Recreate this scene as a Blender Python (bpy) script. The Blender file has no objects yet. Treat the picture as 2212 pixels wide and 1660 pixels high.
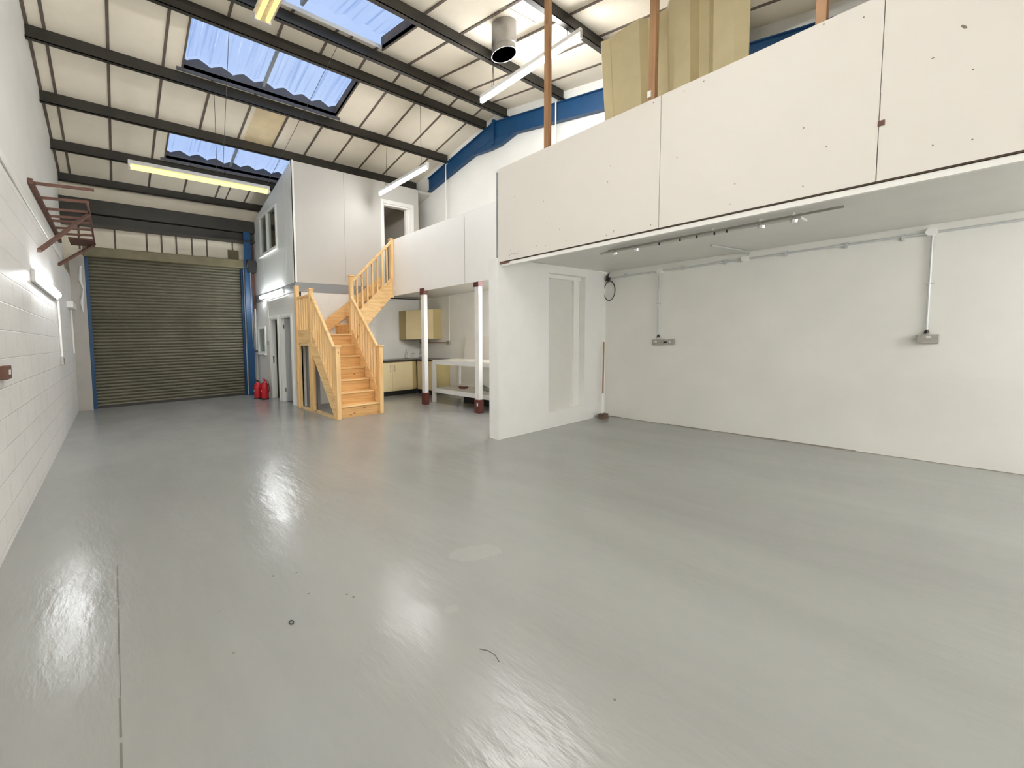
import bpy, bmesh, math, random
from math import sin, cos, pi, radians, sqrt
from mathutils import Vector, Matrix
random.seed(7)
S = bpy.context.scene
COL = S.collection

# ---------------------------------------------------------------- camera
CAM_H = 1.45
yaw, pit, rol = .5722, .0615, -.0227
cy_, sy_, cp, sp, cr, sr = cos(yaw), sin(yaw), cos(pit), sin(pit), cos(rol), sin(rol)
fw = Vector((sy_*cp, cy_*cp, -sp)); rt = Vector((cy_, -sy_, 0)); up = rt.cross(fw)
rt2 = cr*rt + sr*up; up2 = -sr*rt + cr*up
cd = bpy.data.cameras.new('camera'); cam = bpy.data.objects.new('camera', cd); COL.objects.link(cam)
M = Matrix((rt2, up2, -fw)).transposed().to_4x4(); M.translation = Vector((0, 0, CAM_H))
cam.matrix_world = M
cd.sensor_fit = 'HORIZONTAL'; cd.sensor_width = 36; cd.lens = 862.0/2212*36
cd.shift_x = (1106-800)/2212; cd.shift_y = (786.3-830)/2212
cd.clip_start = .05; cd.clip_end = 200
S.camera = cam

# ---------------------------------------------------------------- world, exposure
W = bpy.data.worlds.new('world'); S.world = W; W.use_nodes = True
wn = W.node_tree.nodes; wl = W.node_tree.links
bg = wn['Background']; bg.inputs['Strength'].default_value = 0.655
tc = wn.new('ShaderNodeTexCoord'); nz = wn.new('ShaderNodeTexNoise'); nz.inputs['Scale'].default_value = 2.2; nz.inputs['Detail'].default_value = 4
rp = wn.new('ShaderNodeValToRGB')
rp.color_ramp.elements[0].position = .35; rp.color_ramp.elements[0].color = (.40, .56, .95, 1)
rp.color_ramp.elements[1].position = .7; rp.color_ramp.elements[1].color = (.60, .74, 1.0, 1)
wl.new(tc.outputs['Generated'], nz.inputs['Vector']); wl.new(nz.outputs['Fac'], rp.inputs['Fac']); wl.new(rp.outputs['Color'], bg.inputs['Color'])
S.view_settings.view_transform = 'Standard'; S.view_settings.look = 'None'
S.view_settings.exposure = 0.64; S.view_settings.gamma = 1.0
try: S.view_settings.use_curve_mapping = False
except Exception: pass
TUBE = 112.0      # radiance of the white tubes
S.cycles.diffuse_bounces = 8; S.cycles.max_bounces = 14; S.cycles.transparent_max_bounces = 12

# ---------------------------------------------------------------- materials
MATS = {}
def nt(name):
    m = bpy.data.materials.new(name); m.use_nodes = True
    n = m.node_tree.nodes; l = m.node_tree.links
    return m, n, l, n['Principled BSDF']
def c4(c): return (c[0], c[1], c[2], 1)
def simple(name, col, rough=.6, metal=0, spec=.5, var=0.0, vscale=3.0, bump=0.0, bscale=40.0, col2=None):
    m, n, l, b = nt(name)
    b.inputs['Base Color'].default_value = c4(col); b.inputs['Roughness'].default_value = rough
    b.inputs['Metallic'].default_value = metal; b.inputs['Specular IOR Level'].default_value = spec
    g = n.new('ShaderNodeNewGeometry')
    if var or col2:
        t = n.new('ShaderNodeTexNoise'); t.inputs['Scale'].default_value = vscale; t.inputs['Detail'].default_value = 6; t.inputs['Roughness'].default_value = .6
        l.new(g.outputs['Position'], t.inputs['Vector'])
        r = n.new('ShaderNodeValToRGB'); r.color_ramp.elements[0].position = .32; r.color_ramp.elements[1].position = .68
        c2 = col2 if col2 else tuple(x*(1-var) for x in col)
        r.color_ramp.elements[0].color = c4(c2); r.color_ramp.elements[1].color = c4(col)
        l.new(t.outputs['Fac'], r.inputs['Fac']); l.new(r.outputs['Color'], b.inputs['Base Color'])
    if bump:
        t2 = n.new('ShaderNodeTexNoise'); t2.inputs['Scale'].default_value = bscale; t2.inputs['Detail'].default_value = 4
        l.new(g.outputs['Position'], t2.inputs['Vector'])
        bp = n.new('ShaderNodeBump'); bp.inputs['Strength'].default_value = bump; bp.inputs['Distance'].default_value = .01
        l.new(t2.outputs['Fac'], bp.inputs['Height']); l.new(bp.outputs['Normal'], b.inputs['Normal'])
    MATS[name] = m; return m
def emit(name, col, s):
    m, n, l, b = nt(name)
    b.inputs['Base Color'].default_value = (0, 0, 0, 1)
    b.inputs['Emission Color'].default_value = c4(col); b.inputs['Emission Strength'].default_value = s
    MATS[name] = m; return m
def wood(name, axis, base=(.87, .61, .30), dark=(.69, .42, .17)):
    m, n, l, b = nt(name)
    g = n.new('ShaderNodeNewGeometry'); mp = n.new('ShaderNodeMapping')
    sc = [14, 14, 14]; sc[axis] = .9; mp.inputs['Scale'].default_value = sc
    t = n.new('ShaderNodeTexNoise'); t.inputs['Scale'].default_value = 1.6; t.inputs['Detail'].default_value = 8; t.inputs['Distortion'].default_value = .6
    l.new(g.outputs['Position'], mp.inputs['Vector']); l.new(mp.outputs['Vector'], t.inputs['Vector'])
    r = n.new('ShaderNodeValToRGB'); r.color_ramp.elements[0].position = .3; r.color_ramp.elements[1].position = .62
    r.color_ramp.elements[0].color = c4(dark); r.color_ramp.elements[1].color = c4(base)
    l.new(t.outputs['Fac'], r.inputs['Fac'])
    mp2 = n.new('ShaderNodeMapping'); s2 = [9, 9, 9]; s2[axis] = 3.2; mp2.inputs['Scale'].default_value = s2
    v = n.new('ShaderNodeTexVoronoi'); v.inputs['Scale'].default_value = 1.0
    l.new(g.outputs['Position'], mp2.inputs['Vector']); l.new(mp2.outputs['Vector'], v.inputs['Vector'])
    kr = n.new('ShaderNodeValToRGB'); kr.color_ramp.elements[0].position = .06; kr.color_ramp.elements[0].color = (.30, .13, .05, 1)
    kr.color_ramp.elements[1].position = .13; kr.color_ramp.elements[1].color = (1, 1, 1, 1)
    l.new(v.outputs['Distance'], kr.inputs['Fac'])
    mx = n.new('ShaderNodeMixRGB'); mx.blend_type = 'MULTIPLY'; mx.inputs['Fac'].default_value = .8
    l.new(r.outputs['Color'], mx.inputs['Color1']); l.new(kr.outputs['Color'], mx.inputs['Color2']); l.new(mx.outputs['Color'], b.inputs['Base Color'])
    b.inputs['Roughness'].default_value = .5
    MATS[name] = m; return m

def block(name, col, ox, mortar_bump=.5, rough=.45, zoff=.043, w=.44, h=.2203):
    """painted blockwork on a wall lying in y/z (ox=1) or x/z (ox=0)"""
    m, n, l, b = nt(name)
    g = n.new('ShaderNodeNewGeometry'); sx = n.new('ShaderNodeSeparateXYZ'); cx = n.new('ShaderNodeCombineXYZ')
    l.new(g.outputs['Position'], sx.inputs['Vector']); l.new(sx.outputs['Y' if ox else 'X'], cx.inputs['X'])
    ad = n.new('ShaderNodeMath'); ad.operation = 'ADD'; ad.inputs[1].default_value = -zoff; l.new(sx.outputs['Z'], ad.inputs[0]); l.new(ad.outputs[0], cx.inputs['Y'])
    br = n.new('ShaderNodeTexBrick'); br.inputs['Scale'].default_value = 1; br.inputs['Brick Width'].default_value = w; br.inputs['Row Height'].default_value = h
    br.inputs['Mortar Size'].default_value = .006; br.inputs['Mortar Smooth'].default_value = .6; br.inputs['Bias'].default_value = 0
    l.new(cx.outputs['Vector'], br.inputs['Vector'])
    t = n.new('ShaderNodeTexNoise'); t.inputs['Scale'].default_value = 1.7; t.inputs['Detail'].default_value = 6; l.new(g.outputs['Position'], t.inputs['Vector'])
    r = n.new('ShaderNodeValToRGB'); r.color_ramp.elements[0].position = .3; r.color_ramp.elements[1].position = .7
    r.color_ramp.elements[0].color = c4([x*.93 for x in col]); r.color_ramp.elements[1].color = c4(col)
    l.new(t.outputs['Fac'], r.inputs['Fac']); l.new(r.outputs['Color'], b.inputs['Base Color'])
    t2 = n.new('ShaderNodeTexNoise'); t2.inputs['Scale'].default_value = 14; t2.inputs['Detail'].default_value = 5; l.new(g.outputs['Position'], t2.inputs['Vector'])
    mm = n.new('ShaderNodeMath'); mm.operation = 'MULTIPLY_ADD'; mm.inputs[1].default_value = -1.0
    ms = n.new('ShaderNodeMath'); ms.operation = 'MULTIPLY'; ms.inputs[1].default_value = .35; l.new(t2.outputs['Fac'], ms.inputs[0])
    l.new(br.outputs['Fac'], mm.inputs[0]); l.new(ms.outputs[0], mm.inputs[2])
    bp = n.new('ShaderNodeBump'); bp.inputs['Strength'].default_value = mortar_bump; bp.inputs['Distance'].default_value = .012
    l.new(mm.outputs[0], bp.inputs['Height']); l.new(bp.outputs['Normal'], b.inputs['Normal'])
    b.inputs['Roughness'].default_value = rough
    MATS[name] = m; return m

WH = (.80, .795, .76)
block('block_left', (.82, .81, .785), 1, .7, .36)
block('block_side', WH, 1, .3, .5)
block('block_front', WH, 0, .3, .5)
block('block_right', (.83, .825, .775), 1, .07, .5)
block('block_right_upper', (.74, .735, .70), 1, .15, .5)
simple('plaster', WH, .55, var=.05, vscale=2, bump=.06, bscale=9)
simple('board_white', (.87, .875, .86), .45, var=.03, vscale=1.5)
simple('board_cream', (.735, .705, .65), .5, var=.03, vscale=1.2)
simple('board_office', (.56, .54, .50), .5, var=.04, vscale=1.5)
simple('board_office_side', (.70, .725, .71), .3, var=.03, vscale=1.5)
simple('soffit', (.70, .695, .655), .35, var=.06, vscale=2)
simple('band_grey', (.27, .28, .29), .5)
simple('gloss_white', (.84, .84, .80), .3)
simple('pillar_paint', (.84, .84, .815), .45, var=.04, bump=.12, bscale=12)
simple('seam', (.22, .19, .15), .8)
simple('joint_dark', (.15, .145, .13), .8)
simple('rust_gap', (.085, .055, .035), .8, var=.3, vscale=12)
simple('ceil_panel', (.87, .80, .665), .7, var=.09, vscale=1.6, bump=.05, bscale=8)
simple('ceil_stain', (.80, .66, .42), .7, var=.2, vscale=3)
simple('tbar', (.17, .135, .105), .7, var=.4, vscale=5)
simple('steel_dark', (.036, .032, .024), .5, var=.35, vscale=3, bump=.05, bscale=20)
simple('steel_blue', (.005, .055, .15), .45, var=.2, vscale=4, bump=.04)
simple('steel_grey', (.30, .31, .31), .5, var=.2)
simple('corr_dark', (.10, .10, .11), .7, var=.2)
simple('shutter', (.15, .14, .095), .55, metal=.15, var=.35, vscale=1.4)
simple('hood', (.17, .145, .075), .5, var=.3, vscale=3)
simple('rust', (.16, .075, .052), .7, var=.4, vscale=8)
simple('redbrown', (.12, .028, .022), .45, var=.2, vscale=10)
simple('black', (.018, .018, .017), .5)
simple('interior_shade', (.05, .045, .035), .8)  # near-black standing in for shade inside the unlit office
simple('galv', (.40, .39, .37), .35, metal=.7, var=.2, vscale=6)
simple('conduit', (.60, .62, .62), .35, metal=.3)
simple('conduit_white', (.80, .79, .75), .4)
simple('socket', (.42, .40, .36), .4, metal=.3, var=.2, vscale=30)
simple('socket_face', (.72, .71, .67), .4)
simple('cab_face', (.78, .66, .40), .4, var=.05, vscale=2)
simple('cab_side_shade', (.46, .37, .17), .5, var=.06, vscale=2)  # cabinet colour darkened to paint in the shade on its sides
simple('worktop', (.055, .045, .038), .3, var=.4, vscale=30)
simple('chrome', (.75, .75, .75), .2, metal=1)
simple('ext_red', (.50, .012, .022), .25)
simple('ext_label', (.8, .76, .72), .5)
simple('sheet_cream', (.62, .54, .33), .6, var=.12, vscale=3, bump=.05)
simple('bench_paint', (.80, .81, .80), .45, var=.06, vscale=5)
simple('bench_top', (.62, .58, .50), .6, var=.15, vscale=6)
simple('door_shade_grey', (.38, .39, .39), .45)  # door grey with the shadow on its open leaf painted in
simple('lamp_body', (.62, .62, .60), .45, var=.25, vscale=12)
simple('lamp_white', (.85, .85, .83), .35)
simple('broom_head', (.14, .09, .06), .8, var=.4, vscale=30)
simple('cable', (.05, .045, .04), .6)
simple('pvc', (.85, .85, .82), .3)
wood('wood_x', 0); wood('wood_y', 1); wood('wood_z', 2)
wood('wood_tread', 0, (.72, .44, .18), (.54, .29, .10))
wood('timber_z', 2, (.42, .235, .115), (.27, .14, .065)); wood('wood_sill', 1, (.72, .55, .30), (.55, .38, .18))
emit('tube_white', (1.0, .99, .985), TUBE*.85)
emit('tube_soft', (1.0, .99, .985), TUBE*.34)
emit('tube_cool', (.96, .985, 1.0), TUBE*.42)
emit('tube_wall', (.96, .985, 1.0), TUBE*.27)
emit('tube_fill_over', (1.0, .99, .985), TUBE*.92)  # fill for the unseen lamp added overhead
emit('tube_fill_rear', (1.0, .985, .975), TUBE*.36)  # fill for the unseen lamp added behind the camera
emit('tube_fill_bay', (1.0, .985, .97), TUBE*.62)  # fill for the unseen lamp added to brighten the right bay
emit('tube_fill_kitchen', (1.0, .985, .98), TUBE*.72)  # fill for the hidden lamp added to brighten the kitchen corner
emit('tube_warm', (1.0, .66, .22), 1.15)
emit('tube_yellow', (1.0, .85, .24), 1.5)

# floor paint
m, n, l, b = nt('floor_paint'); MATS['floor_paint'] = m
g = n.new('ShaderNodeNewGeometry')
def noise(sc, det=5, rough=.55, vec=None, dist=0):
    t = n.new('ShaderNodeTexNoise'); t.inputs['Scale'].default_value = sc; t.inputs['Detail'].default_value = det
    t.inputs['Roughness'].default_value = rough; t.inputs['Distortion'].default_value = dist
    l.new(vec or g.outputs['Position'], t.inputs['Vector']); return t.outputs['Fac']
def ramp(f, p0, c0, p1, c1):
    r = n.new('ShaderNodeValToRGB'); r.color_ramp.elements[0].position = p0; r.color_ramp.elements[1].position = p1
    r.color_ramp.elements[0].color = c4(c0) if len(c0) == 3 else c0; r.color_ramp.elements[1].color = c4(c1) if len(c1) == 3 else c1
    l.new(f, r.inputs['Fac']); return r.outputs['Color']
def mth(op, a, bb=None, c=None):
    x = n.new('ShaderNodeMath'); x.operation = op
    for i, v in enumerate((a, bb, c)):
        if v is None: continue
        if hasattr(v, 'type'): l.new(v, x.inputs[i])
        else: x.inputs[i].default_value = v
    return x.outputs[0]
mp = n.new('ShaderNodeMapping'); mp.inputs['Scale'].default_value = (1, .35, 1); mp.inputs['Rotation'].default_value = (0, 0, .9)
l.new(g.outputs['Position'], mp.inputs['Vector'])
base = ramp(noise(1.1, 7, .6, mp.outputs['Vector'], .4), .25, (.255, .258, .248), .75, (.312, .316, .305))
dirt = ramp(noise(9, 6, .7), .30, (.62, .58, .52), .36, (1, 1, 1))
spk = ramp(noise(26, 2, .5), .80, (1, 1, 1), .83, (.35, .33, .30))
def spot(px_, py_, sx_, sy_, rot):
    q = n.new('ShaderNodeMapping'); q.vector_type = 'TEXTURE'; q.inputs['Location'].default_value = (px_, py_, 0); q.inputs['Rotation'].default_value = (0, 0, rot); q.inputs['Scale'].default_value = (sx_, sy_, 1)
    l.new(g.outputs['Position'], q.inputs['Vector']); v = n.new('ShaderNodeVectorMath'); v.operation = 'LENGTH'; l.new(q.outputs['Vector'], v.inputs[0])
    return mth('LESS_THAN', mth('ADD', v.outputs['Value'], mth('MULTIPLY', noise(14, 4, .6), 1.1)), 1.45)
scar = mth('MAXIMUM', spot(1.98, 1.82, .20, .10, -.3), spot(1.45, 1.50, .05, .03, 0))
mx2 = n.new('ShaderNodeMixRGB'); mx2.inputs['Color2'].default_value = (.40, .40, .38, 1)
l.new(mth('MULTIPLY', scar, .18), mx2.inputs['Fac']); l.new(base, mx2.inputs['Color1']); l.new(mx2.outputs['Color'], b.inputs['Base Color'])
rg = ramp(noise(1.6, 3, .5), .3, (.16, .16, .16), .72, (.27, .27, .27)); l.new(rg, b.inputs['Roughness'])
b.inputs['Specular IOR Level'].default_value = .5
fine = noise(13, 4, .6, mp.outputs['Vector']); tiny = noise(34, 3, .5, mp.outputs['Vector']); broad = noise(2.4, 2, .5, mp.outputs['Vector'])
amt = ramp(noise(.9, 2, .5), .35, (.25, .25, .25), .65, (1, 1, 1))
h = mth('MULTIPLY_ADD', mth('MULTIPLY', fine, amt), .55, mth('MULTIPLY', broad, .6))
h = mth('ADD', h, mth('MULTIPLY', mth('MULTIPLY', tiny, amt), .14)); h = mth('ADD', h, mth('MULTIPLY', scar, .12))
bp = n.new('ShaderNodeBump'); bp.inputs['Strength'].default_value = .42; bp.inputs['Distance'].default_value = .022
l.new(h, bp.inputs['Height']); l.new(bp.outputs['Normal'], b.inputs['Normal'])

# rooflight sheet: clear corrugated plastic with streaks along the slope
m, n, l, b = nt('rooflight'); MATS['rooflight'] = m
g = n.new('ShaderNodeNewGeometry'); mp = n.new('ShaderNodeMapping'); mp.inputs['Scale'].default_value = (16, .5, .5)
l.new(g.outputs['Position'], mp.inputs['Vector'])
st = ramp(noise(1, 4, .6, mp.outputs['Vector']), .30, (.62, .70, .82), .48, (.97, .98, 1.0))
sp_ = ramp(noise(22, 4, .7), .28, (.55, .6, .7), .36, (1, 1, 1))
mx = n.new('ShaderNodeMixRGB'); mx.blend_type = 'MULTIPLY'; mx.inputs['Fac'].default_value = .6
l.new(st, mx.inputs['Color1']); l.new(sp_, mx.inputs['Color2'])
tr = n.new('ShaderNodeBsdfTransparent'); l.new(mx.outputs['Color'], tr.inputs['Color'])
gl = n.new('ShaderNodeBsdfGlossy'); gl.inputs['Roughness'].default_value = .2
ms = n.new('ShaderNodeMixShader'); ms.inputs['Fac'].default_value = .04
l.new(tr.outputs[0], ms.inputs[1]); l.new(gl.outputs[0], ms.inputs[2])
l.new(ms.outputs[0], n['Material Output'].inputs['Surface'])
# window glass
m, n, l, b = nt('glass'); MATS['glass'] = m
tr = n.new('ShaderNodeBsdfTransparent'); tr.inputs['Color'].default_value = (.85, .88, .85, 1)
gl = n.new('ShaderNodeBsdfGlossy'); gl.inputs['Roughness'].default_value = .05
ms = n.new('ShaderNodeMixShader'); ms.inputs['Fac'].default_value = .12
l.new(tr.outputs[0], ms.inputs[1]); l.new(gl.outputs[0], ms.inputs[2]); l.new(ms.outputs[0], n['Material Output'].inputs['Surface'])
simple('blind', (.66, .68, .68), .6)

# ---------------------------------------------------------------- mesh helpers
class MB:
    def __init__(s): s.v = []; s.f = []; s.mi = []; s.m = 0
    def add(s, vs, fs):
        o = len(s.v); s.v += [tuple(x) for x in vs]; s.f += [tuple(i+o for i in f) for f in fs]; s.mi += [s.m]*len(fs); return s
    def box(s, x0, x1, y0, y1, z0, z1):
        vs = [(x, y, z) for z in (z0, z1) for y in (y0, y1) for x in (x0, x1)]
        return s.add(vs, [(0, 2, 3, 1), (4, 5, 7, 6), (0, 1, 5, 4), (2, 6, 7, 3), (0, 4, 6, 2), (1, 3, 7, 5)])
    def prism(s, pts, axis, a, b):
        """polygon in the two other axes, extruded along axis from a to b"""
        n_ = len(pts)
        def mk(p, t): return {0: (t, p[0], p[1]), 1: (p[0], t, p[1]), 2: (p[0], p[1], t)}[axis]
        vs = [mk(p, a) for p in pts]+[mk(p, b) for p in pts]
        fs = [tuple(range(n_)), tuple(range(2*n_-1, n_-1, -1))]+[(i, i+n_, (i+1) % n_+n_, (i+1) % n_) for i in range(n_)]
        return s.add(vs, fs)
    def bar(s, a, b, w, h, upv=(0, 0, 1)):
        """rectangular bar from a to b"""
        a = Vector(a); b = Vector(b); d = (b-a).normalized(); u = Vector(upv); r = d.cross(u)
        if r.length < 1e-4: r = d.cross(Vector((1, 0, 0)))
        r.normalize(); u = r.cross(d)
        vs = []
        for p in (a, b):
            for i, j in ((-1, -1), (1, -1), (1, 1), (-1, 1)): vs.append(p+r*w/2*i+u*h/2*j)
        return s.add(vs, [(0, 1, 2, 3), (7, 6, 5, 4), (0, 4, 5, 1), (1, 5, 6, 2), (2, 6, 7, 3), (3, 7, 4, 0)])
    def tube(s, pts, r, seg=10, caps=True):
        pts = [Vector(p) for p in pts]; vs = []; fs = []; prev = None
        for i, p in enumerate(pts):
            d = (pts[min(i+1, len(pts)-1)]-pts[max(i-1, 0)]).normalized()
            if prev is None:
                x = d.orthogonal().normalized()
            else: x = (prev-d*prev.dot(d)).normalized()
            prev = x; y = d.cross(x)
            rr = r[i] if isinstance(r, (list, tuple)) else r
            for k in range(seg): a = 2*pi*k/seg; vs.append(p+(x*cos(a)+y*sin(a))*rr)
        for i in range(len(pts)-1):
            for k in range(seg):
                k2 = (k+1) % seg; fs.append((i*seg+k, i*seg+k2, (i+1)*seg+k2, (i+1)*seg+k))
        if caps: fs.append(tuple(range(seg-1, -1, -1))); fs.append(tuple(range((len(pts)-1)*seg, len(pts)*seg)))
        return s.add(vs, fs)
    def lathe(s, c, prof, seg=20):
        return s.tube([(c[0], c[1], c[2]+z) for r, z in prof], [max(r, .0005) for r, z in prof], seg)
ORG = {}
def build(name, mb, mat, parent=None, bevel=0, smooth=False, label=None, **kw):
    mats = mat if isinstance(mat, (list, tuple)) else [mat]
    vs = [Vector(v) for v in mb.v]
    lo = Vector([min(v[i] for v in vs) for i in range(3)]); hi = Vector([max(v[i] for v in vs) for i in range(3)])
    c = (lo+hi)/2
    if parent is None: c.z = lo.z
    me = bpy.data.meshes.new(name); me.from_pydata([v-c for v in vs], [], mb.f)
    for q in mats: me.materials.append(MATS[q])
    for p, i in zip(me.polygons, mb.mi): p.material_index = i; p.use_smooth = smooth
    bm = bmesh.new(); bm.from_mesh(me); bmesh.ops.recalc_face_normals(bm, faces=bm.faces); bm.to_mesh(me); bm.free()
    o = bpy.data.objects.new(name, me); COL.objects.link(o)
    ORG[o] = c
    if parent is not None: o.parent = parent; o.location = c-ORG[parent]
    else: o.location = c
    if bevel:
        md = o.modifiers.new('bevel', 'BEVEL'); md.width = bevel; md.segments = 2; md.limit_method = 'ANGLE'
    if smooth:
        try:
            me.set_sharp_from_angle(angle=radians(40))
        except Exception: pass
    if label: o['label'] = label
    for k, v in kw.items(): o[k] = v
    return o
def thing(name, label, cat, loc, group=None, kind=None):
    o = bpy.data.objects.new(name, None); COL.objects.link(o); o.location = loc; o.empty_display_size = .1
    ORG[o] = Vector(loc)
    if label: o['label'] = label
    if cat: o['category'] = cat
    if group: o['group'] = group
    if kind: o['kind'] = kind
    return o
def solo(name, label, cat, mb, mat, group=None, **k):
    o = build(name, mb, mat, None, **k); o['label'] = label; o['category'] = cat
    if group: o['group'] = group
    return o
def struct(name, mb, mat, parent=None, **k):
    o = build(name, mb, mat, parent, **k)
    if parent is None: o['kind'] = 'structure'
    return o

# ================================================================= dimensions
XL, XU, XR = -.70, -.80, 7.30          # block wall, recessed upper left wall, right wall
YF, YB = 11.15, -2.6                   # shutter wall, wall behind the camera
YA, ZA, SL = 6.0, 6.30, .215           # ridge line, ceiling height there, slope
def zc(y): return ZA-SL*abs(y-YA)

# ---------------------------------------------------------------- floor
struct('floor', MB().box(-1.2, 7.7, YB-.2, 11.6, -.12, 0), 'floor_paint')
j = MB()
random.seed(3)
y = YB
while y < 3.05:
    L = random.uniform(.06, .30); j.box(-.0525+random.uniform(-.003, .003), -.0455, y, min(y+L, 3.06), -.001, .0012); y += L+random.uniform(.003, .03)
struct('trim_1', j, 'joint_dark')

# ---------------------------------------------------------------- ceiling panels and T bars
SK = [(1.22, 4.06, 6.37, 7.40), (1.18, 4.06, 8.84, 9.84), (1.20, 3.99, 4.52, 5.62)]
def insk(x, y):
    return any(a < x < b_ and c < y < d for a, b_, c, d in SK)
xs = sorted({XU-.05, 1.22, 1.18, 1.20, 4.06, 3.99, 7.5, 2.55, 3.17})
ys = sorted({YB-.1, 4.52, 5.62, YA, 6.37, 7.40, 8.84, 9.84, 11.5, 7.5, 8.75})
c_ = MB()
def slab(x0, x1, y0, y1, t0, t1):
    vs = []
    for t in (t0, t1):
        for yy in (y0, y1):
            for xx in (x0, x1): vs.append((xx, yy, zc(yy)+t))
    c_.add(vs, [(0, 2, 3, 1), (4, 5, 7, 6), (0, 1, 5, 4), (2, 6, 7, 3), (0, 4, 6, 2), (1, 3, 7, 5)])
for i in range(len(xs)-1):
    for k in range(len(ys)-1):
        xm, ym = (xs[i]+xs[i+1])/2, (ys[k]+ys[k+1])/2
        if not insk(xm, ym):
            c_.m = 1 if (7.5 <= ym <= 8.75 and 2.55 <= xm <= 3.17) else 0
            slab(xs[i], xs[i+1], ys[k], ys[k+1], 0, .06)
c_.m = 2
def tb(x, y0, y1, w=.042):
    segs = [(y0, y1)]
    for a, b_, c, d in SK:
        if a-.02 < x < b_+.02:
            segs = [s_ for (p, q) in segs for s_ in ((p, min(q, c)), (max(p, d), q)) if s_[1] > s_[0]+.01 and not (s_[0] >= c and s_[1] <= d)]
    for p, q in segs:
        for u, v in ((p, min(q, YA)), (max(p, YA), q)):
            if v > u+.01: slab(x-w/2, x+w/2, u, v, -.012, .002)
for x in (-.58, .18, .93, 1.69, 2.44, 3.18, 3.93, 4.68, 5.39, 6.13, 6.85): tb(x, YA, 11.3)
for x in (-.58, .18, .93, 1.69, 2.45, 3.17, 3.9, 4.61, 5.33, 6.07, 6.79): tb(x, YB, YA)
tb(3.43, 4.5, YA, .03); tb(XU+.02, YB, 11.2, .05); tb(2.7, 9.9, 11.2, .03)
struct('ceiling', c_, ['ceil_panel', 'ceil_stain', 'tbar'])

# ---------------------------------------------------------------- rooflights
def rooflight(idx, a, b_, c, d, mid):
    side = 1 if c > YA else -1
    t = thing('window_%d' % idx, None, None, ((a+b_)/2, (c+d)/2, zc((c+d)/2)), kind='structure')
    fr = MB()
    def sl(x0, x1, y0, y1, t0, t1):
        vs = [(xx, yy, zc(yy)+tt) for tt in (t0, t1) for yy in (y0, y1) for xx in (x0, x1)]
        fr.add(vs, [(0, 2, 3, 1), (4, 5, 7, 6), (0, 1, 5, 4), (2, 6, 7, 3), (0, 4, 6, 2), (1, 3, 7, 5)])
    sl(a-.03, a, c-.02, d+.02, -.012, .20); sl(b_, b_+.03, c-.02, d+.02, -.012, .20)
    build('frame', fr, 'tbar', t)
    fr = MB(); sl(mid-.02, mid+.025, c, d, .10, .16); build('glazing_bar', fr, 'steel_grey', t)
    # corrugated clear sheet laid above the opening
    sh = MB(); nx = 90; y0, y1 = c-.05, d+.05; x0, x1 = a-.2, b_+.2
    vs = []; fs = []
    for i in range(nx+1):
        x = x0+(x1-x0)*i/nx; w = .035*cos(2*pi*(x-1.47)/.375)
        for yy in (y0, y1): vs.append((x, yy, zc(yy)+.27+w))
    for i in range(nx): fs.append((2*i, 2*i+2, 2*i+3, 2*i+1))
    sh.add(vs, fs); build('rooflight_sheet', sh, 'rooflight', t, smooth=True)
    # dark corrugated sheet edge seen over the lower purlin
    yl = d+.0 if side > 0 else c
    cs = MB(); nx = 110; vs = []; fs = []
    for i in range(nx+1):
        x = a-.1+(b_-a+.2)*i/nx; ph = (x-1.47)/.375
        tri = abs((ph % 1)*2-1); w = .085*(tri**.8)
        for dy in (0, .02*side):
            vs.append((x, yl+dy, zc(yl)-.05)); vs.append((x, yl+dy, zc(yl)+.135+w))
    for i in range(nx):
        o = 4*i; fs += [(o, o+4, o+5, o+1), (o+2, o+3, o+7, o+6), (o+1, o+5, o+7, o+3), (o, o+2, o+6, o+4)]
    cs.add(vs, fs); build('corrugated_edge', cs, 'corr_dark', t)
    return t
rooflight(1, *SK[0], 2.57); rooflight(2, *SK[1], 2.55); rooflight(3, *SK[2], 2.57)

# ---------------------------------------------------------------- walls
# left wall: thick blockwork below, sloping ledge, recessed smooth wall above
struct('wall_left', MB().prism([(XL-.25, 0), (XL, 0), (XL, 2.98), (XL-.03, 3.02), (XL-.25, 3.02)], 1, YB, 11.2), 'block_left')
u = MB()
yy = [YB, YA, 11.4]
u.prism([(YB, 3.0), (11.3, 3.0), (11.3, zc(11.3)+.05), (YA, zc(YA)+.05), (YB, zc(YB)+.05)], 0, XU-.15, XU)
struct('wall_left_upper', u, 'plaster')
struct('trim_2', MB().prism([(XU, 3.02), (XL-.03, 3.02), (XL+.012, 3.0), (XL+.012, 3.09), (XU, 3.28)], 1, YB, 9.0), 'gloss_white')
# right wall
struct('wall_right', MB().box(XR, XR+.2, YB, 11.3, 0, 2.62), 'block_right')
u = MB().prism([(YB, 2.62), (11.3, 2.62), (11.3, zc(11.3)+.05), (YA, zc(YA)+.05), (YB, zc(YB)+.05)], 0, XR, XR+.2)
struct('wall_right_upper', u, 'block_right_upper')
# wall behind the camera
struct('wall_back', MB().prism([(XU-.2, 0), (XR+.2, 0), (XR+.2, zc(YB)+.05), (XU-.2, zc(YB)+.05)], 1, YB-.15, YB), 'block_front')
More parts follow.
